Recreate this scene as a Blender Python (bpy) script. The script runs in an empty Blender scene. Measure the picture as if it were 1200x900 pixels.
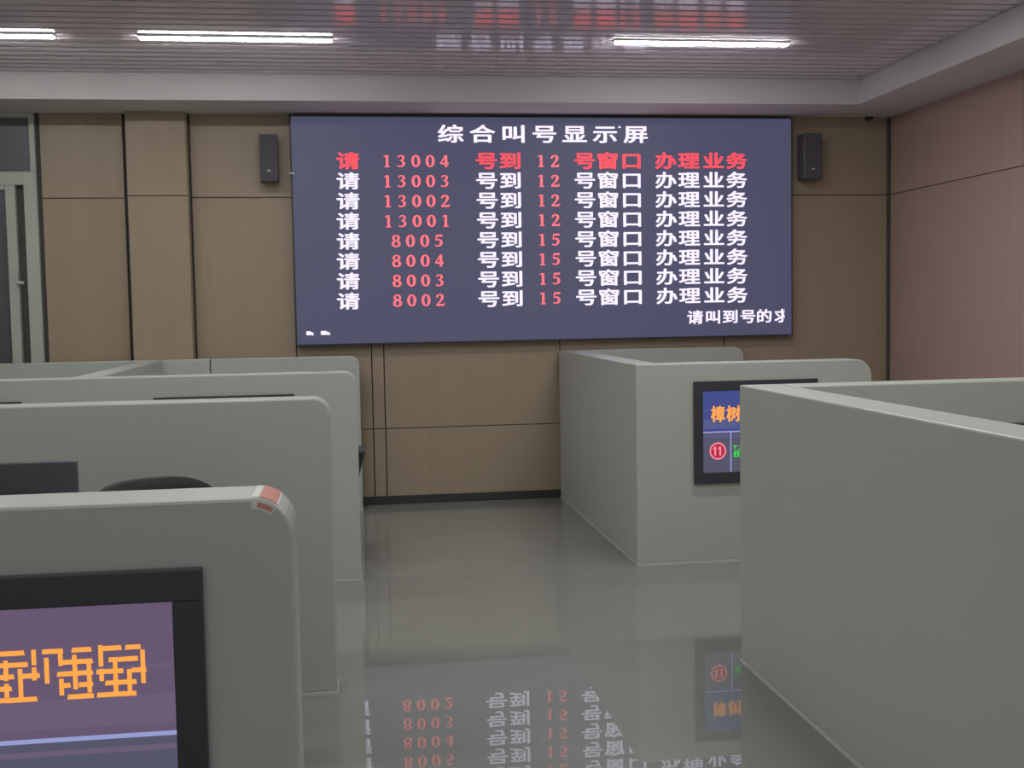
import bpy, bmesh, math, random
from mathutils import Vector, Matrix
C = bpy.context.scene
COL = C.collection
random.seed(4)

# ---------------------------------------------------------------- camera
FPX, YAW, PITCH, ROLL, CAM_H = 1359.88, 0.135721, 0.064727, -0.017537, 1.55
cy_, sy_, cp_, sp_, cr_, sr_ = (math.cos(YAW), math.sin(YAW), math.cos(PITCH), math.sin(PITCH), math.cos(ROLL), math.sin(ROLL))
r0 = Vector((cy_, -sy_, 0)); f0 = Vector((sy_, cy_, 0)); u0 = Vector((0, 0, 1))
f1 = f0*cp_ - u0*sp_; u1 = f0*sp_ + u0*cp_
r2 = r0*cr_ + u1*sr_; u2 = -r0*sr_ + u1*cr_
cam_data = bpy.data.cameras.new('camera')
cam_data.sensor_fit = 'HORIZONTAL'; cam_data.sensor_width = 36.0
cam_data.lens = FPX/1200*36.0
cam_data.clip_start = 0.05
cam = bpy.data.objects.new('camera', cam_data); COL.objects.link(cam)
M = Matrix((( r2.x, u2.x, -f1.x, 0), (r2.y, u2.y, -f1.y, 0), (r2.z, u2.z, -f1.z, CAM_H), (0, 0, 0, 1)))
cam.matrix_world = M
C.camera = cam

# ---------------------------------------------------------------- world, exposure, added overhead lights
C.view_settings.view_transform = 'Standard'
C.view_settings.look = 'None'
C.view_settings.exposure = 0.0
C.view_settings.gamma = 1.0
C.view_settings.use_curve_mapping = False
world = bpy.data.worlds.new('world'); C.world = world
world.use_nodes = True
world.node_tree.nodes['Background'].inputs[0].default_value = (0.95, 1.0, 1.0, 1)
world.node_tree.nodes['Background'].inputs[1].default_value = 0.40

ADDED_LIGHT_W = 15.0          # base power of the added overhead lights, W each
ADDED_LIGHT_COL = (0.97, 1.0, 0.95)
LAMP_EMIT = 52.0
Z_SLAT = 3.28
def added_overhead_light(x, y, w=ADDED_LIGHT_W, col=ADDED_LIGHT_COL, sx=1.18, sy=0.08):
    d = bpy.data.lights.new('added_overhead_light', 'AREA'); d.shape = 'RECTANGLE'
    d.size = sx; d.size_y = sy; d.energy = w; d.color = col
    o = bpy.data.objects.new('added_overhead_light', d); COL.objects.link(o)
    o.location = (x, y, 3.255)
    return o
# added lights for unseen ceiling lamps, powers weighted to brighten the +X side
for yy, ky in ((5.95, 1.0), (4.1, 0.9), (2.2, 0.7), (0.2, 0.5)):
    for xx, kx in ((-3.6, 0.8), (-0.67, 1.0), (2.32, 1.5)):
        added_overhead_light(xx, yy, ADDED_LIGHT_W*kx*ky)

# ---------------------------------------------------------------- materials
def mat(name, col, rough=0.5, metal=0.0, emit=None, estr=0.0, spec=0.5, noise=0.0, nscale=(4, 4, 4), coat=0.0):
    m = bpy.data.materials.new(name); m.use_nodes = True
    nt = m.node_tree; b = nt.nodes['Principled BSDF']
    b.inputs['Base Color'].default_value = (*col, 1)
    b.inputs['Roughness'].default_value = rough
    b.inputs['Metallic'].default_value = metal
    b.inputs['Specular IOR Level'].default_value = spec
    b.inputs['Coat Weight'].default_value = coat
    if emit:
        b.inputs['Emission Color'].default_value = (*emit, 1)
        b.inputs['Emission Strength'].default_value = estr
    if noise:
        tc = nt.nodes.new('ShaderNodeTexCoord'); mp = nt.nodes.new('ShaderNodeMapping')
        mp.inputs['Scale'].default_value = nscale
        n = nt.nodes.new('ShaderNodeTexNoise'); n.inputs['Scale'].default_value = 1.0; n.inputs['Detail'].default_value = 5
        rp = nt.nodes.new('ShaderNodeMapRange')
        rp.inputs['From Min'].default_value = 0.25; rp.inputs['From Max'].default_value = 0.75
        rp.inputs['To Min'].default_value = 1-noise; rp.inputs['To Max'].default_value = 1+noise
        mx = nt.nodes.new('ShaderNodeVectorMath'); mx.operation = 'SCALE'
        mx.inputs[0].default_value = col
        nt.links.new(tc.outputs['Object'], mp.inputs['Vector']); nt.links.new(mp.outputs['Vector'], n.inputs['Vector'])
        nt.links.new(n.outputs['Fac'], rp.inputs['Value']); nt.links.new(rp.outputs['Result'], mx.inputs['Scale'])
        nt.links.new(mx.outputs['Vector'], b.inputs['Base Color'])
    return m
MT = {
 'wood':   mat('wall_laminate', (0.385, 0.302, 0.220), 0.45, noise=0.035, nscale=(22, 22, 1.0)),
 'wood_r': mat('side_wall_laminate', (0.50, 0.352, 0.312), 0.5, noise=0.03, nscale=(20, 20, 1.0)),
 'gap':    mat('panel_gap', (0.085, 0.075, 0.072), 0.7),
 'plaster':mat('plaster', (0.74, 0.72, 0.73), 0.7, noise=0.03, nscale=(2, 2, 2)),
 'slat':   mat('ceiling_slat_metal', (0.80, 0.71, 0.78), 0.09, 0.0, spec=0.6),
 'deck':   mat('ceiling_void', (0.3, 0.28, 0.3), 0.9),
 'floor':  mat('polished_floor', (0.25, 0.257, 0.24), 0.0, noise=0.05, nscale=(1.1, 1.1, 1.1), spec=0.5),
 'base':   mat('skirting', (0.045, 0.042, 0.045), 0.4),
 'booth':  mat('booth_paint', (0.50, 0.52, 0.49), 0.38, noise=0.015, nscale=(2, 2, 2)),
 'seal':   mat('booth_base_seal', (0.62, 0.63, 0.6), 0.5),
 'frame_w':mat('window_aluminium', (0.5, 0.53, 0.47), 0.4),
 'slot':   mat('window_open_slot', (0.09, 0.1, 0.075), 0.6),  # dark greenish strip standing in for the open gap beside the sash
 'glass':  mat('dark_window_glass', (0.10, 0.106, 0.118), 0.35, spec=0.5),
 'black':  mat('black_plastic', (0.052, 0.051, 0.063), 0.4),  # dark plastics lifted off black, standing in for haze
 'black2': mat('dark_grey_plastic', (0.078, 0.073, 0.09), 0.45),
 'speaker':mat('speaker_cabinet', (0.12, 0.112, 0.13), 0.55),
 'mesh':   mat('speaker_cloth', (0.105, 0.098, 0.115), 0.85, noise=0.25, nscale=(260, 260, 260)),
 'fabric': mat('chair_fabric', (0.035, 0.033, 0.036), 0.8, noise=0.2, nscale=(120, 120, 120)),
 'chrome': mat('chrome', (0.6, 0.6, 0.62), 0.2, 1.0),
 'desk':   mat('desk_laminate', (0.5, 0.5, 0.48), 0.45, noise=0.03, nscale=(8, 8, 8)),
 'lamp':   mat('lamp_diffuser', (0.9, 0.9, 0.9), 0.5, emit=(1.0, 1.0, 0.98), estr=LAMP_EMIT),
 'lamp_h': mat('lamp_housing', (0.7, 0.7, 0.7), 0.4),
 'led':    mat('led_screen', (0.02, 0.02, 0.025), 0.5, emit=(0.064, 0.064, 0.122), estr=1.0),  # background glow includes the haze that lifts the board's black
 'white_t':mat('led_white_text', (0.02, 0.02, 0.02), 0.5, emit=(0.86, 0.78, 1.0), estr=1.22),
 'red_t':  mat('led_red_text', (0.02, 0.02, 0.02), 0.5, emit=(1.0, 0.055, 0.075), estr=1.5),
 'red_n':  mat('led_red_number', (0.02, 0.02, 0.02), 0.5, emit=(1.0, 0.13, 0.15), estr=1.5),
 'orange_t':mat('led_orange_text', (0.02, 0.02, 0.02), 0.5, emit=(1.0, 0.36, 0.06), estr=1.1),
 'green_t':mat('led_green_text', (0.02, 0.02, 0.02), 0.5, emit=(0.02, 0.8, 0.05), estr=1.0),
 'scr_head':mat('screen_blue_header', (0.01, 0.01, 0.02), 0.35, emit=(0.05, 0.066, 0.245), estr=1.0),
 'scr_band':mat('screen_light_band', (0.01, 0.01, 0.02), 0.35, emit=(0.085, 0.1, 0.25), estr=1.0),
 'scr_violet':mat('screen_violet_header', (0.01, 0.01, 0.02), 0.35, emit=(0.125, 0.085, 0.15), estr=1.0),
 'scr_violet_band':mat('screen_violet_band', (0.01, 0.01, 0.02), 0.35, emit=(0.135, 0.10, 0.17), estr=1.0),
 'scr_cell':mat('screen_grey_cell', (0.01, 0.01, 0.02), 0.35, emit=(0.085, 0.083, 0.135), estr=1.0),
 'scr_line':mat('screen_line', (0.01, 0.01, 0.02), 0.35, emit=(0.3, 0.33, 0.62), estr=1.0),
 'scr_red':mat('screen_red_disc', (0.01, 0.01, 0.02), 0.35, emit=(0.42, 0.02, 0.06), estr=1.0),
 'scr_pink':mat('screen_pink_ring', (0.01, 0.01, 0.02), 0.35, emit=(1.0, 0.25, 0.33), estr=1.0),
 'stick_w':mat('sticker_white', (0.8, 0.8, 0.78), 0.5),
 'stick_r':mat('sticker_red', (0.72, 0.30, 0.25), 0.5),
 'lens':   mat('camera_lens', (0.02, 0.02, 0.03), 0.1),
 'pale':   mat('pale_plastic', (0.6, 0.6, 0.6), 0.4),
}

# ---------------------------------------------------------------- mesh helpers
class MB:
    def __init__(s): s.bm = bmesh.new(); s.mats = []
    def mi(s, m):
        if m is None: return 0
        if m not in s.mats: s.mats.append(m)
        return s.mats.index(m)
    def box(s, x0, x1, y0, y1, z0, z1, m=None, bev=0.0, seg=2):
        i = s.mi(m)
        t = bmesh.new()
        r = bmesh.ops.create_cube(t, size=1.0)
        for v in t.verts:
            v.co = Vector(((x0+x1)/2 + v.co.x*(x1-x0), (y0+y1)/2 + v.co.y*(y1-y0), (z0+z1)/2 + v.co.z*(z1-z0)))
        if bev: bmesh.ops.bevel(t, geom=t.edges[:], offset=bev, segments=seg, affect='EDGES', profile=0.5)
        s.merge(t, i); return s
    def merge(s, t, i):
        t.verts.ensure_lookup_table()
        mp = {v: s.bm.verts.new(v.co) for v in t.verts}
        for f in t.faces:
            try:
                g = s.bm.faces.new([mp[v] for v in f.verts]); g.material_index = i; g.smooth = f.smooth
            except ValueError: pass
        t.free()
    def prism_y(s, pts, y0, y1, m=None, bev=0.0, smooth=False):
        """outline in the XZ plane given real thickness along Y"""
        i = s.mi(m); t = bmesh.new()
        a = [t.verts.new((x, y0, z)) for x, z in pts]; b = [t.verts.new((x, y1, z)) for x, z in pts]
        t.faces.new(a); t.faces.new(b[::-1])
        for k in range(len(pts)):
            t.faces.new((a[k], b[k], b[(k+1) % len(pts)], a[(k+1) % len(pts)]))
        bmesh.ops.recalc_face_normals(t, faces=t.faces[:])
        if bev:
            es = [e for e in t.edges if abs(e.verts[0].co.y-e.verts[1].co.y) < 1e-6]
            bmesh.ops.bevel(t, geom=es, offset=bev, segments=2, affect='EDGES', profile=0.5)
        s.merge(t, i); return s
    def prism_x(s, pts, x0, x1, m=None, smooth=False):
        i = s.mi(m)
        a = [s.bm.verts.new((x0, y, z)) for y, z in pts]; b = [s.bm.verts.new((x1, y, z)) for y, z in pts]
        fs = [s.bm.faces.new(a), s.bm.faces.new(b[::-1])]
        for k in range(len(pts)):
            g = s.bm.faces.new((a[k], b[k], b[(k+1) % len(pts)], a[(k+1) % len(pts)])); g.smooth = smooth; fs.append(g)
        for f in fs: f.material_index = i
        bmesh.ops.recalc_face_normals(s.bm, faces=fs)
        return s
    def cyl(s, p0, p1, r0_, r1_=None, m=None, n=20, smooth=True):
        i = s.mi(m); r1_ = r0_ if r1_ is None else r1_
        p0 = Vector(p0); p1 = Vector(p1); d = (p1-p0).normalized()
        a = d.orthogonal().normalized(); b = d.cross(a)
        A = [s.bm.verts.new(p0 + (a*math.cos(q)+b*math.sin(q))*r0_) for q in [2*math.pi*k/n for k in range(n)]]
        B = [s.bm.verts.new(p1 + (a*math.cos(q)+b*math.sin(q))*r1_) for q in [2*math.pi*k/n for k in range(n)]]
        fs = [s.bm.faces.new(A[::-1]), s.bm.faces.new(B)]
        for k in range(n):
            g = s.bm.faces.new((A[k], A[(k+1) % n], B[(k+1) % n], B[k])); g.smooth = smooth; fs.append(g)
        for f in fs: f.material_index = i
        return s
    def poly(s, pts3, m=None):
        i = s.mi(m)
        f = s.bm.faces.new([s.bm.verts.new(p) for p in pts3]); f.material_index = i; return s
    def build(s, name, parent=None, m=None, loc=None):
        me = bpy.data.meshes.new(name); s.bm.to_mesh(me); s.bm.free()
        for q in ([m] if m else s.mats): me.materials.append(q)
        o = bpy.data.objects.new(name, me); COL.objects.link(o)
        if parent is not None: o.parent = parent
        if loc is not None: o.location = loc
        return o

def tag(o, label, cat, group=None):
    o['label'] = label; o['category'] = cat
    if group: o['group'] = group
    return o
def thing(name, label, cat, loc=(0, 0, 0), rotz=0.0, group=None):
    o = bpy.data.objects.new(name, None); COL.objects.link(o); o.empty_display_size = 0.05
    o.location = loc; o.rotation_euler = (0, 0, rotz)
    return tag(o, label, cat, group)
def struct(o): o['kind'] = 'structure'; return o
def arc(cx, cz, r, a0, a1, n=8):
    return [(cx+r*math.cos(a0+(a1-a0)*k/n), cz+r*math.sin(a0+(a1-a0)*k/n)) for k in range(n+1)]
def rounded_outline(x0, x1, z0, z1, rl, rr):
    pts = [(x0, z0), (x1, z0)]
    pts += arc(x1-rr, z1-rr, rr, 0, math.pi/2) if rr else [(x1, z1)]
    pts += arc(x0+rl, z1-rl, rl, math.pi/2, math.pi) if rl else [(x0, z1)]
    return pts
def dup_tree(o, parent=None):
    c = o.copy(); COL.objects.link(c)
    if parent is not None: c.parent = parent
    for ch in list(o.children): dup_tree(ch, c)
    return c

# ---------------------------------------------------------------- lettering
_gc = {}
def glyph(ch):
    """2-D outline of a written character in an em square, from Blender's own built-in lettering"""
    if ch in _gc: return _gc[ch]
    cu = bpy.data.curves.new('glyph', 'FONT'); cu.body = ch; cu.resolution_u = 4
    ob = bpy.data.objects.new('glyph', cu); COL.objects.link(ob)
    bpy.context.view_layer.update()
    me = bpy.data.meshes.new_from_object(ob.evaluated_get(bpy.context.evaluated_depsgraph_get()))
    vs = [(v.co.x, v.co.y) for v in me.vertices]; fs = [tuple(p.vertices) for p in me.polygons]
    bpy.data.objects.remove(ob); bpy.data.curves.remove(cu); bpy.data.meshes.remove(me)
    _gc[ch] = (vs, fs); return _gc[ch]
def put_char(mb, ch, cx, cz, w, h, y, m, bold=0.028, clip_x=None):
    """a character centred at (cx, cz), w wide and h high, facing -Y at depth y; strokes thickened by overlaid copies"""
    vs, fs = glyph(ch)
    gx0 = min(v[0] for v in vs); gx1 = max(v[0] for v in vs); gz0 = min(v[1] for v in vs); gz1 = max(v[1] for v in vs)
    narrow = (gx1-gx0) < 0.8 and ch in '口叫的号'
    ex = (w-2*bold*w)/0.93; ez = (h-2*bold*h*0.7)/0.92
    i = mb.mi(m)
    for n, (ox, oz) in enumerate(((0, 0), (-1, 0), (1, 0), (-0.6, 0.7), (0.6, -0.7), (0.6, 0.7), (-0.6, -0.7))):
        V = []
        for (x, z) in vs:
            px = cx + (x-0.5)*ex + ox*bold*w; pz = cz + (z-0.38)*ez + oz*bold*h
            if clip_x is not None: px = min(px, clip_x)
            V.append(mb.bm.verts.new((px, y-0.00012*n, pz)))
        for f in fs:
            try:
                g = mb.bm.faces.new([V[k] for k in f]); g.material_index = i
            except ValueError: pass
# bold serif numerals: strokes of varying width in a box 0..0.64 wide and 0..1 high
def ell(cx, cz, rx, rz, w_side, w_top, a0=0, a1=2*math.pi, n=28):
    out = []
    for k in range(n+1):
        a = a0+(a1-a0)*k/n
        out.append((cx+rx*math.cos(a), cz+rz*math.sin(a), w_top+(w_side-w_top)*abs(math.cos(a))))
    return out
NUM = {
 '0': [ell(0.32, 0.5, 0.22, 0.455, 0.185, 0.075)],
 '1': [[(0.33, 0.02, 0.17), (0.33, 0.98, 0.17)], [(0.14, 0.03, 0.07), (0.52, 0.03, 0.07)], [(0.10, 0.86, 0.06), (0.30, 0.94, 0.10)]],
 '2': [[(0.09, 0.72, 0.15), (0.12, 0.86, 0.11), (0.24, 0.955, 0.09), (0.38, 0.94, 0.13), (0.475, 0.82, 0.185), (0.47, 0.66, 0.185),
        (0.38, 0.47, 0.12), (0.22, 0.27, 0.09), (0.08, 0.11, 0.07)], [(0.05, 0.075, 0.15), (0.58, 0.075, 0.15)], [(0.58, 0.05, 0.06), (0.61, 0.25, 0.05)]],
 '3': [[(0.09, 0.80, 0.09), (0.18, 0.93, 0.08), (0.33, 0.955, 0.09), (0.45, 0.86, 0.16), (0.45, 0.70, 0.16), (0.36, 0.57, 0.08), (0.22, 0.535, 0.06)],
       [(0.26, 0.54, 0.06), (0.42, 0.46, 0.12), (0.49, 0.31, 0.19), (0.44, 0.14, 0.15), (0.28, 0.045, 0.085), (0.13, 0.06, 0.09), (0.07, 0.14, 0.13)]],
 '4': [[(0.43, 0.0, 0.17), (0.43, 0.98, 0.17)], [(0.03, 0.30, 0.12), (0.62, 0.30, 0.12)], [(0.05, 0.31, 0.07), (0.40, 0.95, 0.08)]],
 '5': [[(0.14, 0.92, 0.15), (0.57, 0.92, 0.15)], [(0.14, 0.95, 0.06), (0.11, 0.52, 0.07)], [(0.11, 0.55, 0.07), (0.28, 0.60, 0.11), (0.44, 0.52, 0.15),
        (0.49, 0.34, 0.19), (0.42, 0.14, 0.15), (0.26, 0.045, 0.085), (0.13, 0.07, 0.09), (0.07, 0.14, 0.12)]],
 '8': [ell(0.32, 0.755, 0.19, 0.205, 0.15, 0.075), ell(0.32, 0.275, 0.225, 0.24, 0.17, 0.08)],
}
def put_num(mb, ch, cx, cz, w, h, y, m):
    i = mb.mi(m); n = 0
    for st in NUM[ch]:
        L = []; R_ = []
        for k, (x, z, wd) in enumerate(st):
            a = st[max(k-1, 0)]; b = st[min(k+1, len(st)-1)]
            if k in (0, len(st)-1) and abs(st[0][0]-st[-1][0]) < 1e-6 and abs(st[0][1]-st[-1][1]) < 1e-6: a, b = st[-2], st[1]
            dx, dz = b[0]-a[0], b[1]-a[1]; l = math.hypot(dx, dz) or 1
            nx, nz = -dz/l*wd/2, dx/l*wd/2
            f = lambda px, pz: mb.bm.verts.new((cx+(px-0.32)*w/0.64, y-0.0001*n, cz+(pz-0.5)*h))
            L.append(f(x+nx, z+nz)); R_.append(f(x-nx, z-nz))
        for k in range(len(st)-1):
            g = mb.bm.faces.new((L[k], R_[k], R_[k+1], L[k+1])); g.material_index = i
        n += 1

# ================================================================ the setting
W = 9.297            # back wall face
XR = 4.495           # side wall face
XL, YF = -5.2, -3.2
ZS = 3.09            # soffit underside
YS, XS = 8.70, 3.95  # soffit edges

m = MB(); m.box(XL-.1, XR+.1, YF-.1, W+.2, -0.1, 0.0)
struct(m.build('floor', m=MT['floor']))

# back wall: laminate panels with shadow gaps on a dark carrier
m = MB()
WX0, WX1, WZ0, WZ1 = -4.35, -2.343, 0.95, 3.09
m.box(WX1+.001, XR+.1, W+.024, W+.2, 0, 3.6, MT['gap'])
m.box(XL-.1, WX0, W+.02, W+.2, 0, 3.6, MT['gap'])
m.box(WX0, WX1+.055, W+.02, W+.2, 0, WZ0, MT['gap'])
m.box(WX0, WX1+.055, W+.02, W+.2, WZ1, 3.6, MT['gap'])
def panel(x0, x1, zs, y=W, th=.022, mt='wood'):
    for a, b in zip(zs, zs[1:]):
        m.box(x0+.004, x1-.004, y, y+th, a+.003, b-.003, MT[mt], bev=.002, seg=1)
ZR = (0.0, 0.61, 2.45, 3.30)
panel(XL, WX0, ZR); panel(WX0, WX1+.05, (0, WZ0)); 
panel(-2.312, -1.700, ZR)
panel(-1.205, -0.44, ZR); panel(-0.44, 0.146, ZR); panel(0.146, 0.243, ZR); panel(0.243, 1.667, ZR)
panel(1.667, 3.05, ZR); panel(3.05, 4.478, ZR)
# pilaster standing forward of the wall
m.box(-1.655, -1.225, W-.10, W+.02, 0, 3.3, MT['gap'])
panel(-1.665, -1.215, (0.0, 0.61, 2.455, 3.30), y=W-.115)
for x in (-1.665, -1.237): m.box(x+.002, x+.022, W-.09, W, 0, 3.3, MT['wood'])
struct(m.build('wall_back'))

m = MB()
m.box(XR+.02, XR+.2, YF, W+.02, 0, 3.6, MT['gap'])
ys = (W-.004, 7.345, 5.39, 3.44, 1.49, -.46, -2.41, YF)
for a, b in zip(ys[1:], ys):
    for z0, z1 in zip(ZR, ZR[1:]):
        m.box(XR, XR+.022, a+.003, b-.003, z0+.003, z1-.003, MT['wood_r'], bev=.002, seg=1)
struct(m.build('wall_right'))
m = MB(); m.box(XL-.2, XL, YF, W+.02, 0, 3.6); struct(m.build('wall_left', m=MT['wood']))
# no front wall: the world's added fill light enters from behind the camera

m = MB(); m.box(XL, XR, W-.012, W, 0, .068, bev=.003, seg=1); struct(m.build('baseboard_back', m=MT['base']))
m = MB(); m.box(XR-.012, XR, YF, W-.012, 0, .068, bev=.003, seg=1); struct(m.build('baseboard_right', m=MT['base']))
m = MB(); m.box(XR-.022, XR-.001, W-.022, W-.001, .07, ZS, bev=.003, seg=1); struct(m.build('trim_1', m=MT['gap']))

# ceiling: linear metal slats with flat undersides below a dark deck, plaster soffit along two walls
m = MB()
m.box(XL, XR+.2, YF, W+.2, 3.55, 3.65, MT['deck'])
m.box(XL, XR, YS, W, ZS, 3.50, MT['plaster'])
m.box(XS, XR, YF, YS, ZS, 3.50, MT['plaster'])
ceil = struct(m.build('ceiling'))
m = MB(); pitch, sw, sh = 0.13, 0.092, 0.030
y = YS-0.07
while y > YF:
    prof = [(y+sw/2, Z_SLAT+sh), (y-sw/2, Z_SLAT+sh)]
    for dy, dz in ((-sw/2, .003), (-sw/2+.004, 0), (sw/2-.004, 0), (sw/2, .003)): prof.append((y+dy, Z_SLAT+dz))
    m.prism_x(prof, XL+.01, XS-.012-random.random()*.03, MT['slat'])
    y -= pitch
m.build('slat_lining', parent=ceil)

# window in the back wall, far end
m = MB()
fy0, fy1 = W-.02, W+.10
FW = MT['frame_w']
m.box(WX0, WX0+.095, fy0, fy1, WZ0, WZ1, FW, bev=.004)
m.box(WX1-.095, WX1, fy0, fy1, WZ0, 2.65, FW, bev=.004)
m.box(WX1-.04, WX1, fy0, fy1, 2.651, WZ1, FW, bev=.004)
m.box(-3.42, -3.345, fy0, fy1, WZ0, WZ1, FW, bev=.004)
for xa, xb, xc in ((WX0+.0955, -3.4205, -3.4205), (-3.3445, WX1-.0955, WX1-.0405)):
    m.box(xa, xb, fy0+.002, fy1, WZ0, WZ0+.07, FW, bev=.004)
    m.box(xa, xb, fy0+.002, fy1, 2.55, 2.65, FW, bev=.004)
    m.box(xa, xc, fy0+.002, fy1, WZ1-.035, WZ1, FW, bev=.004)
m.box(WX1-.165, WX1-.09, W+.05, W+.09, WZ0+.06, 2.56, MT['slot'])
win = struct(m.build('window_1'))
m = MB()
for x0 in (-2.575,): m.box(x0, x0+.072, W-.012, W+.05, WZ0+.07, 2.55, MT['frame_w'], bev=.004)
m.box(-3.34, -3.27, W-.012, W+.05, WZ0+.07, 2.55, MT['frame_w'], bev=.004)
m.box(-3.2695, -2.5755, W-.010, W+.05, WZ0+.07, WZ0+.13, MT['frame_w'], bev=.004)
m.box(-3.2695, -2.5755, W-.010, W+.05, 2.515, 2.549, MT['frame_w'], bev=.004)
sash = m.build('window_sash', parent=win)
m = MB()
m.box(-3.28, -2.56, W+.02, W+.03, WZ0+.1, 2.53)
m.box(-4.3, -3.4, W+.02, W+.03, WZ0+.05, 2.57)
m.box(-4.3, -2.36, W+.02, W+.03, 2.63, WZ1-.02)
m.box(-3.28, -2.36, W+.09, W+.1, WZ0+.05, 2.57)
m.build('window_glass', parent=win, m=MT['glass'])
m = MB()
m.box(-2.52, -2.503, W-.03, W-.01, 1.78, 1.90, bev=.004); m.box(-2.515, -2.46, W-.045, W-.028, 1.80, 1.825, bev=.005)
m.build('window_handle', parent=sash, m=MT['frame_w'])

# ================================================================ the LED board
BX0, BX1, BZ0, BZ1, BY = -0.44, 3.612, 1.288, 3.072, 9.21
board = thing('queue_display_board', 'huge dark violet queue board with rows of white and red characters on the wall', 'display board', (1.586, W, 1.288))
ox, oy, oz = board.location
def onboard(mb, name, parent=board):
    o = mb.build(name)
    o.parent = parent; o.matrix_parent_inverse = Matrix.Translation(-Vector(board.location)); return o
m = MB(); m.box(BX0, BX1, BY+.003, W-.001, BZ0, BZ1, MT['black'], bev=.004); onboard(m, 'cabinet')
m = MB(); m.box(BX0+.012, BX1-.012, BY, BY+.006, BZ0+.012, BZ1-.012, MT['led']); onboard(m, 'led_panel')
m = MB(); m.box(BX0-.012, BX0+.03, BY-.006, BY+.03, 2.617, 2.634, MT['pale'], bev=.003); onboard(m, 'edge_clip')
TY = BY-.002
m = MB()
for ch, x in zip('综合叫号显示屏', (.805, 1.056, 1.306, 1.553, 1.797, 2.045, 2.297)):
    put_char(m, ch, x, 2.932, .205, .140, TY, MT['white_t'])
m.poly([(2.150, TY, 2.982), (2.176, TY, 2.982), (2.163, TY, 3.000)], MT['white_t'])
onboard(m, 'title_lettering')
COLS = (('请', 0.0), ('号', 1.085), ('到', 1.275), ('号', 1.875), ('窗', 2.063), ('口', 2.259), ('办', 2.542), ('理', 2.734), ('业', 2.941), ('务', 3.135))
ROWS = (('13004', '12'), ('13003', '12'), ('13002', '12'), ('13001', '12'), ('8005', '15'), ('8004', '15'), ('8003', '15'), ('8002', '15'))
for r, (num, win_no) in enumerate(ROWS):
    z = 2.722 - r*0.1556
    m = MB()
    tm = MT['red_t'] if r == 0 else MT['white_t']
    for ch, x in COLS:
        xx = x - (0.0036*r if ch == '请' else 0)
        put_char(m, ch, xx, z, .180, .132, TY, tm)
    x0 = 0.527 - 0.1125*(len(num)-1)/2
    for k, d in enumerate(num): put_num(m, d, x0+k*.1125, z-.003, .072, .094, TY, MT['red_n'])
    for k, d in enumerate(win_no): put_num(m, d, 1.522+k*.112, z-.003, .072, .094, TY, MT['red_n'])
    o = onboard(m, 'message_lettering')
    if r == 0: o['label'] = 'red top row of characters'
m = MB()
for ch, x in zip('请叫到号的', (2.778, 2.930, 3.076, 3.226, 3.365)): put_char(m, ch, x, 1.455, .138, .112, TY, MT['white_t'])
put_char(m, '求', 3.520, 1.455, .138, .112, TY, MT['white_t'], clip_x=3.540)
# tops of two characters just scrolling in at the lower corner
for x in (-.357, -.245):
    w = .036 if x < -.3 else .046
    m.poly([(x, TY, 1.372), (x+w*.85, TY, 1.372), (x+w, TY, 1.402), (x, TY, 1.402)], MT['white_t'])
    m.poly([(x+w*.9, TY, 1.372), (x+w*1.6, TY, 1.37), (x+w*1.45, TY, 1.392), (x+w, TY, 1.396)], MT['white_t'])
onboard(m, 'ticker_lettering')

# ================================================================ booths
BH, T = 1.207, 0.16
def pnl(parent, name, x0, x1, y0, y1, rl=0, rr=0, z1=BH, bev=.007):
    m = MB(); m.prism_y(rounded_outline(x0, x1, 0.012, z1, rl, rr), y0, y1, MT['booth'], bev=bev)
    o = m.build(name, parent=parent); o.matrix_parent_inverse = parent.matrix_basis.inverted()
    m = MB(); m.box(x0-.003, x1+.003, y0-.004, y1+.004, 0.0, 0.013, MT['seal'])
    b = m.build('base_seal', parent=o)
    return o
def bthing(label, loc, group=None):
    t = thing('service_booth', label, 'booth', loc, group=group); return t
def sidepnl(parent, name, x0, x1, y0, y1):
    m = MB(); m.box(x0, x1, y0, y1, 0.012, BH, MT['booth'], bev=.007)
    o = m.build(name, parent=parent); o.matrix_parent_inverse = parent.matrix_basis.inverted()
    m = MB(); m.box(x0-.003, x1+.003, y0, y1, 0.0, 0.013, MT['seal']); m.build('base_seal', parent=o)
    return o

far = bthing('long pale grey booth at the panelled wall under the window, beside the board', (-1.5, 6.7, 0))
pnl(far, 'front_panel', -3.5, 0.016, 6.68, 6.68+T, 0, .075)
pnl(far, 'back_panel', -1.078, 0.047, W-.225, W-.13, 0, .075)
pnl(far, 'back_panel', -3.5, -1.084, W-.225, W-.13)
sidepnl(far, 'divider', -1.58, -1.44, 6.68+T+.002, W-.227)
sidepnl(far, 'side_panel', -3.5, -3.36, 6.68+T+.002, W-.227)

mid = bthing('grey booth wall panel with rounded corner and no screen, dark monitor and chair before it', (-1.5, 4.7, 0))
pnl(mid, 'front_panel', -3.5, -0.097, 4.68, 4.68+T, 0, .07)

near = bthing('closest grey booth, with a large orange-lettered screen and red sticker at its corner', (-1.2, 2.19, 0))
NY = 2.19
pnl(near, 'front_panel', -2.9, -0.120, NY, NY+T, 0, .075)
sidepnl(near, 'side_panel', -2.9, -2.76, NY+T+.002, 4.66)

rf = bthing('grey booth against the wall under the board, its screen showing a circled red number', (2.4, 6.7, 0))
pnl(rf, 'front_panel', 1.655, 3.13, 6.70, 6.70+T, 0, .10)
pnl(rf, 'back_panel', 1.655, 3.185, W-.10, W-.016, 0, .085)
sidepnl(rf, 'side_panel', 1.655, 1.655+T, 6.70+T+.001, W-.101)

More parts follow.
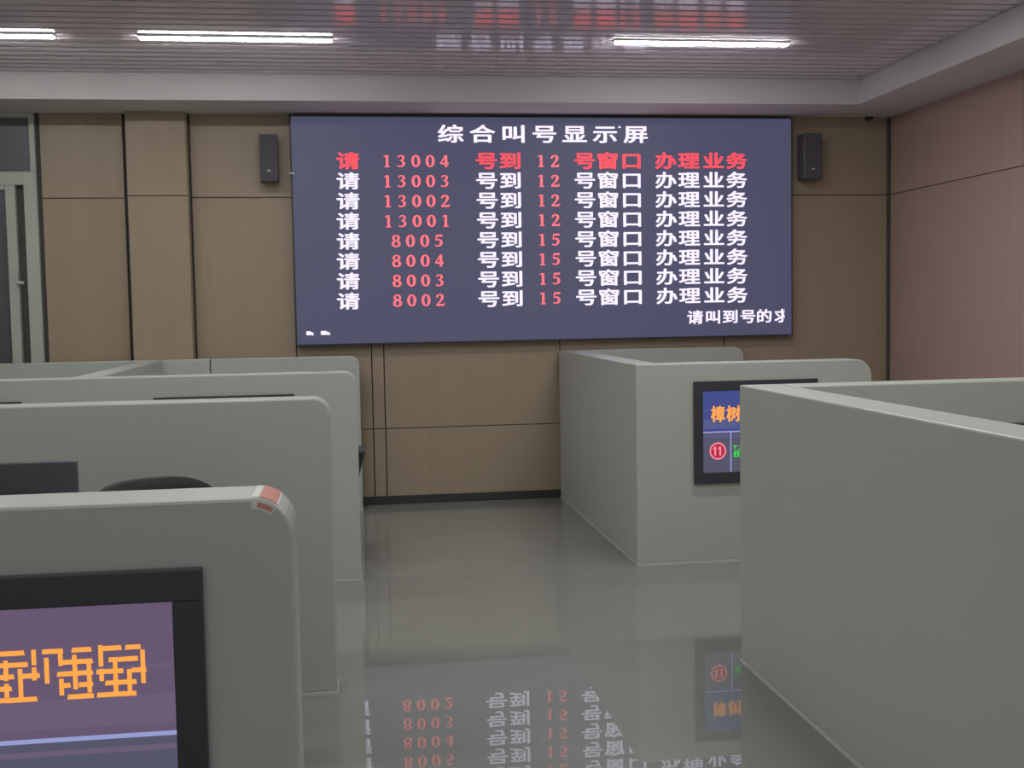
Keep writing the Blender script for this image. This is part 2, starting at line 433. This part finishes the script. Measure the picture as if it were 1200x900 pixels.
rn = bthing('large plain grey booth by the aisle hiding half of a screen behind it', (2.4, 4.79, 0))
pnl(rn, 'front_panel', 1.638+.181, 3.35, 4.79-T, 4.79, 0, .10)
sidepnl(rn, 'side_panel', 1.638, 1.638+.18, 2.47, 4.79)
pnl(rn, 'back_panel', 1.638+.181, 3.35, 2.47, 2.47+T, 0, .10)

# ================================================================ counter screens
SW, SH = 0.773, 0.616
def disc(mb, cx, cz, r, y, mt, n=28):
    mb.poly([(cx+r*math.cos(2*math.pi*k/n), y, cz+r*math.sin(2*math.pi*k/n)) for k in range(n)][::-1], mt)
def ring(mb, cx, cz, ra, rb, y, mt, n=32):
    for k in range(n):
        a, b = 2*math.pi*k/n, 2*math.pi*(k+1)/n
        mb.poly([(cx+ra*math.cos(a), y, cz+ra*math.sin(a)), (cx+rb*math.cos(a), y, cz+rb*math.sin(a)),
                 (cx+rb*math.cos(b), y, cz+rb*math.sin(b)), (cx+ra*math.cos(b), y, cz+ra*math.sin(b))], mt)
def strokes(mb, cx, cz, w, h, y, mt, seed):
    """an unreadable character: a clutter of bars in one square"""
    rd = random.Random(seed); i = 0
    for k in range(16):
        x = cx+w*rd.uniform(-.40, .40); z = cz+h*(-.44+.88*(k % 5)/4); l = w*rd.uniform(.10, .22)
        mb.poly([(x-l, y-.0001*k, z-h*.045), (x+l, y-.0001*k, z-h*.045), (x+l*.9, y-.0001*k, z+h*.045), (x-l*.9, y-.0001*k, z+h*.045)], mt)
        z = cz+h*rd.uniform(-.38, .38); x = cx+w*(-.42+.84*(k % 4)/3); l = h*rd.uniform(.08, .16)
        mb.poly([(x-w*.045, y-.0001*k, z-l), (x+w*.045, y-.0001*k, z-l), (x+w*.045, y-.0001*k, z+l), (x-w*.045, y-.0001*k, z+l)], mt)
def screen(x0, ztop, yface, label, head, row=True, hm='scr_head', bm='scr_band'):
    """a thin black-framed display hung on a booth panel; x0 its edge towards -X"""
    yb = yface-.022
    t = thing('counter_screen', label, 'screen', (x0+SW/2, yface, ztop-SH), group='screens on the booth fronts')
    inv = t.matrix_basis.copy(); inv = Matrix.Translation(-Vector(t.location))
    def add(mb, name, par=t):
        o = mb.build(name); o.parent = par; o.matrix_parent_inverse = inv if par is t else Matrix.Identity(4); return o
    z1 = ztop; z0 = ztop-SH; x1 = x0+SW
    ix0, ix1, iz0, iz1 = x0+.055, x1-.055, z0+.068, z1-.060
    m = MB()
    m.box(x0, x1, yb, yface-.0005, iz1, z1, MT['black'], bev=.003); m.box(x0, x1, yb, yface-.0005, z0, iz0, MT['black'], bev=.003)
    m.box(x0, ix0, yb, yface-.0005, iz0, iz1, MT['black'], bev=.003); m.box(ix1, x1, yb, yface-.0005, iz0, iz1, MT['black'], bev=.003)
    add(m, 'bezel')
    ys = yb+.006
    zl = ztop-.306
    m = MB()
    m.box(ix0-.002, ix1+.002, ys, yface-.001, iz0-.002, zl, MT['scr_cell'])
    m.box(ix0-.002, ix1+.002, ys, yface-.001, zl, iz1+.002, MT[hm])
    for a, b in ((.245, .252), (.305-.215, .305-.205)): m.box(ix0, ix1, ys-.0006, ys, zl+a-.12, zl+b-.12, MT[bm])
    m.box(ix0, ix1, ys-.0006, ys, zl+.02, zl+.075, MT[bm])
    m.box(ix0, ix1, ys-.0012, ys, zl-.004, zl+.004, MT['scr_line'])
    m.box(ix0+.168, ix0+.175, ys-.0012, ys, iz0, zl, MT['scr_line'])
    add(m, 'display')
    m = MB()
    n = 6
    for k in range(n):
        cx = x0+.104+.044+k*.0955
        if head and k < len(head): put_char(m, head[k], cx, ztop-.197, .088, .098, ys-.003, MT['orange_t'], bold=.035)
        else: strokes(m, cx, ztop-.183, .088, .098, ys-.003, MT['orange_t'], 11+k)
    add(m, 'header_lettering')['label'] = 'orange header writing'
    if row:
        cx, cz = x0+.145, ztop-.420
        m = MB(); disc(m, cx, cz, .046, ys-.002, MT['scr_red']); ring(m, cx, cz, .043, .052, ys-.003, MT['scr_pink'])
        for dx in (-.017, .014):
            m.box(cx+dx-.005, cx+dx+.006, ys-.004, ys-.003, cz-.027, cz+.027, MT['scr_pink'])
            m.box(cx+dx-.013, cx+dx-.004, ys-.004, ys-.003, cz+.012, cz+.021, MT['scr_pink'])
        add(m, 'number_badge')['label'] = 'round red badge with number eleven'
        m = MB()
        for k in range(3): strokes(m, x0+.285+k*.11, ztop-.424, .085, .07, ys-.003, MT['green_t'], 31+k)
        add(m, 'status_lettering')['label'] = 'green status writing'
    return t
screen(2.005, 1.098, 6.70, 'screen on the booth front below the board, showing a circled red number under orange characters', '樟树市')
screen(-1.11, 1.090, 6.68, 'thin dark screen top just showing over the screenless grey panel, the one towards the aisle', '樟树市', False)
screen(-2.586, 1.088, 6.68, 'sliver of dark screen top over the screenless grey panel, at the frame edge', '樟树市', False)
screen(-1.060, 1.083, NY, 'big lit screen on the booth close to the camera, blurred orange writing on violet', None, True, 'scr_violet', 'scr_violet_band')

# red and white sticker on the close booth's rounded corner
m = MB()
ca, cb, cr = -.195, BH-.075, .0745
rad = math.radians
def wrap(q0, q1, r0_, r1_): return arc(ca, cb, r0_, rad(q0), rad(q1), 8) + arc(ca, cb, r1_, rad(q1), rad(q0), 8)
cr = .075
m.prism_y(wrap(50, 90, cr+.0002, cr+.0010), NY+.008, NY+T-.008, MT['stick_w'])
m.prism_y(wrap(53, 80, cr+.0009, cr+.0016), NY+.008, NY+T-.008, MT['stick_r'])
m.prism_y(wrap(50, 90, .054, cr-.007), NY-.0012, NY-.0001, MT['stick_w'])
m.prism_y(wrap(53, 80, .058, cr-.007), NY-.0018, NY-.0011, MT['stick_r'])
tag(m.build('sticker'), 'small red and white sticker wrapped over the rounded corner of the close grey booth', 'sticker')

# ================================================================ ceiling lamps
def lamp(x0, x1, y, label):
    t = thing('linear_lamp', label, 'lamp', ((x0+x1)/2, y, Z_SLAT), group='linear lamps in the slatted ceiling')
    h = (x1-x0)/2
    m = MB(); m.box(-h, h, -.035, .035, -.012, .045, MT['lamp_h'], bev=.003); m.build('housing', parent=t)
    m = MB(); m.box(-h+.005, h-.005, -.028, .028, -.022, -.0115, MT['lamp'], bev=.006); m.build('diffuser', parent=t)
lamp(-2.953, -1.763, 7.56, 'white ceiling lamp bar cut off by the edge of the picture above the window')
lamp(-1.266, -0.075, 7.56, 'white ceiling lamp bar above the wall speaker, uncut, over the grey booths')
lamp(1.733, 2.915, 7.50, 'white ceiling lamp bar above the board, towards the side wall')

# ================================================================ wall speakers and camera
def speaker(x0, x1, z0, z1, label):
    t = thing('wall_speaker', label, 'speaker', ((x0+x1)/2, W, z0), group='speakers beside the board')
    w = (x1-x0)/2; h = z1-z0
    m = MB(); m.box(-w, w, -.17, -.03, 0, h, MT['speaker'], bev=.008); m.build('cabinet', parent=t)
    m = MB(); m.box(-w+.010, w-.010, -.176, -.169, .012, h-.012, MT['mesh'], bev=.003); m.build('grille', parent=t)
    m = MB(); m.box(-.014, .014, -.179, -.175, .075, .087, MT['pale'], bev=.002); m.build('badge', parent=t)
    m = MB(); m.box(-.03, .03, -.04, -.001, h*.35, h*.65, MT['black'], bev=.003); m.build('bracket', parent=t)
speaker(-0.668, -0.532, 2.555, 2.915, 'slim dark wall speaker between the pilaster and the board')
speaker(3.675, 3.835, 2.565, 2.935, 'slim dark wall speaker between the board and the room corner')
t = thing('dome_camera', 'tiny security camera under the soffit in the room corner', 'camera', (4.25, 9.16, ZS))
m = MB(); m.cyl((0, 0, 0), (0, 0, -.018), .045, .042, MT['pale']); m.build('base', parent=t)
m = MB()
bmesh.ops.create_uvsphere(m.bm, u_segments=20, v_segments=10, radius=.034)
for v in m.bm.verts: v.co.z = v.co.z*.9-.022
for f in m.bm.faces: f.smooth = True
m.build('lens_dome', parent=t, m=MT['lens'])

# ================================================================ desk furniture inside the booths
def desk(label, x0, x1, y0, y1):
    t = thing('desk', label, 'desk', ((x0+x1)/2, (y0+y1)/2, 0), group=None)
    w, d = (x1-x0)/2, (y1-y0)/2
    m = MB(); m.box(-w, w, -d, d, .722, .75, MT['desk'], bev=.004); m.build('desk_top', parent=t)
    for s in (-1, 1):
        m = MB(); m.box(s*w-.03 if s > 0 else -w, s*w if s > 0 else -w+.03, -d+.03, d-.03, 0, .721, MT['desk'], bev=.003); m.build('side_panel', parent=t)
    m = MB(); m.box(-w+.032, w-.032, d-.06, d-.04, .35, .72, MT['desk']); m.build('modesty_panel', parent=t)
def monitor(x, y, rz, ztop, w, h, label):
    t = thing('computer_monitor', label, 'monitor', (x, y, .75), rz, group='staff monitors')
    zt = ztop-.75
    m = MB(); m.box(-w/2, w/2, -.016, .016, zt-h, zt, MT['black2'], bev=.005)
    m.box(-w*.3, w*.3, -.04, -.014, zt-h*.8, zt-h*.25, MT['black2'], bev=.012); m.build('housing', parent=t)
    m = MB(); m.box(-w/2+.012, w/2-.012, .0155, .018, zt-h+.02, zt-.012, MT['lens']); m.build('screen', parent=t)
    m = MB(); m.box(-.035, .035, -.055, -.0402, .0135, zt-h*.4, MT['black'], bev=.006); m.build('stand', parent=t)
    m = MB(); m.box(-.12, .12, -.12, .08, 0.0005, .013, MT['black'], bev=.005); m.build('base', parent=t)
desk('pale desk inside the booth close to the camera, carrying a dark monitor', -1.9, -0.32, 2.56, 3.44)
monitor(-1.015, 3.24, 0.0, 1.163, .54, .325, 'dark monitor back peeking over the close grey booth, at the frame edge')
desk('pale desk inside the large plain booth by the aisle', 2.05, 3.3, 3.55, 4.35)
monitor(2.69, 3.98, 0.0, 1.098, .64, .31, 'dark monitor top just visible past the large plain booth wall by the aisle')

def chair(x, y, rz, top, label):
    t = thing('office_chair', label, 'chair', (x, y, 0), rz, group=None)
    # seat cushion
    m = MB(); m.box(-.24, .24, -.23, .23, .43, .50, MT['fabric'], bev=.03, seg=4); m.build('seat', parent=t)
    # backrest: curved slab, arched top, dished in plan
    m = MB(); nx, nz = 14, 10; V = {}
    z0 = .56
    for sd, th in ((0, 0.0), (1, .05)):
        for i in range(nx+1):
            u = -1+2*i/nx
            for j in range(nz+1):
                v = j/nz
                zt = top-.05*abs(u)**5-.012*u*u
                hw = .235 if v < .85 else .235-.02*((v-.85)/.15)**2
                hw *= (.82+.18*min(1, v/.5))
                V[sd, i, j] = m.bm.verts.new((u*hw, .205+.05*v - .045*u*u + th*(1 if 0 < i < nx else .6), z0+(zt-z0)*v))
    F = []
    for i in range(nx):
        for j in range(nz):
            F.append((V[0, i, j], V[0, i+1, j], V[0, i+1, j+1], V[0, i, j+1])); F.append((V[1, i, j+1], V[1, i+1, j+1], V[1, i+1, j], V[1, i, j]))
    for i in range(nx):
        F.append((V[0, i, nz], V[0, i+1, nz], V[1, i+1, nz], V[1, i, nz])); F.append((V[1, i, 0], V[1, i+1, 0], V[0, i+1, 0], V[0, i, 0]))
    for j in range(nz):
        F.append((V[1, 0, j], V[0, 0, j], V[0, 0, j+1], V[1, 0, j+1])); F.append((V[0, nx, j], V[1, nx, j], V[1, nx, j+1], V[0, nx, j+1]))
    for f in F:
        g = m.bm.faces.new(f); g.smooth = True
    m.build('backrest', parent=t, m=MT['fabric'])
    m = MB(); m.box(-.04, .04, .20, .235, .40, .72, MT['black'], bev=.008); m.box(-.05, .05, .05, .235, .39, .425, MT['black'], bev=.008); m.build('back_support', parent=t)
    for s in (-1, 1):
        m = MB()
        pts = [(s*.245, .43), (s*.262, .43), (s*.318, .655), (s*.280, .655)]
        m.prism_y(pts, -.08, .10, MT['black']); m.box(min(s*.262, s*.322), max(s*.262, s*.322), -.15, .14, .65, .678, MT['black'], bev=.01, seg=3)
        m.build('armrest', parent=t)
    m = MB(); m.cyl((0, 0, .10), (0, 0, .43), .028, .024, MT['chrome']); m.build('gas_lift', parent=t)
    m = MB(); m.cyl((0, 0, .07), (0, 0, .13), .045, .04, MT['black'])
    for k in range(5):
        a = 2*math.pi*k/5+.3
        m.cyl((.03*math.cos(a), .03*math.sin(a), .10), (.235*math.cos(a), .235*math.sin(a), .075), .022, .014, MT['black'], n=10)
    m.build('star_base', parent=t)
    for k in range(5):
        a = 2*math.pi*k/5+.3; cx, cy = .235*math.cos(a), .235*math.sin(a)
        m = MB(); m.cyl((cx-.018*math.sin(a), cy+.018*math.cos(a), .028), (cx+.018*math.sin(a), cy-.018*math.cos(a), .028), .028, None, MT['black'], n=14)
        m.cyl((cx, cy, .03), (cx, cy, .076), .008, None, MT['black'], n=8); m.build('caster', parent=t)
    return t
chair(-0.572, 3.85, math.radians(28), 0.99, 'black office chair whose curved back peeks over the close grey booth')
chair(-0.262, 7.45, 0.0, 0.95, 'dark office chair whose armrest sticks out past the long booth under the window')
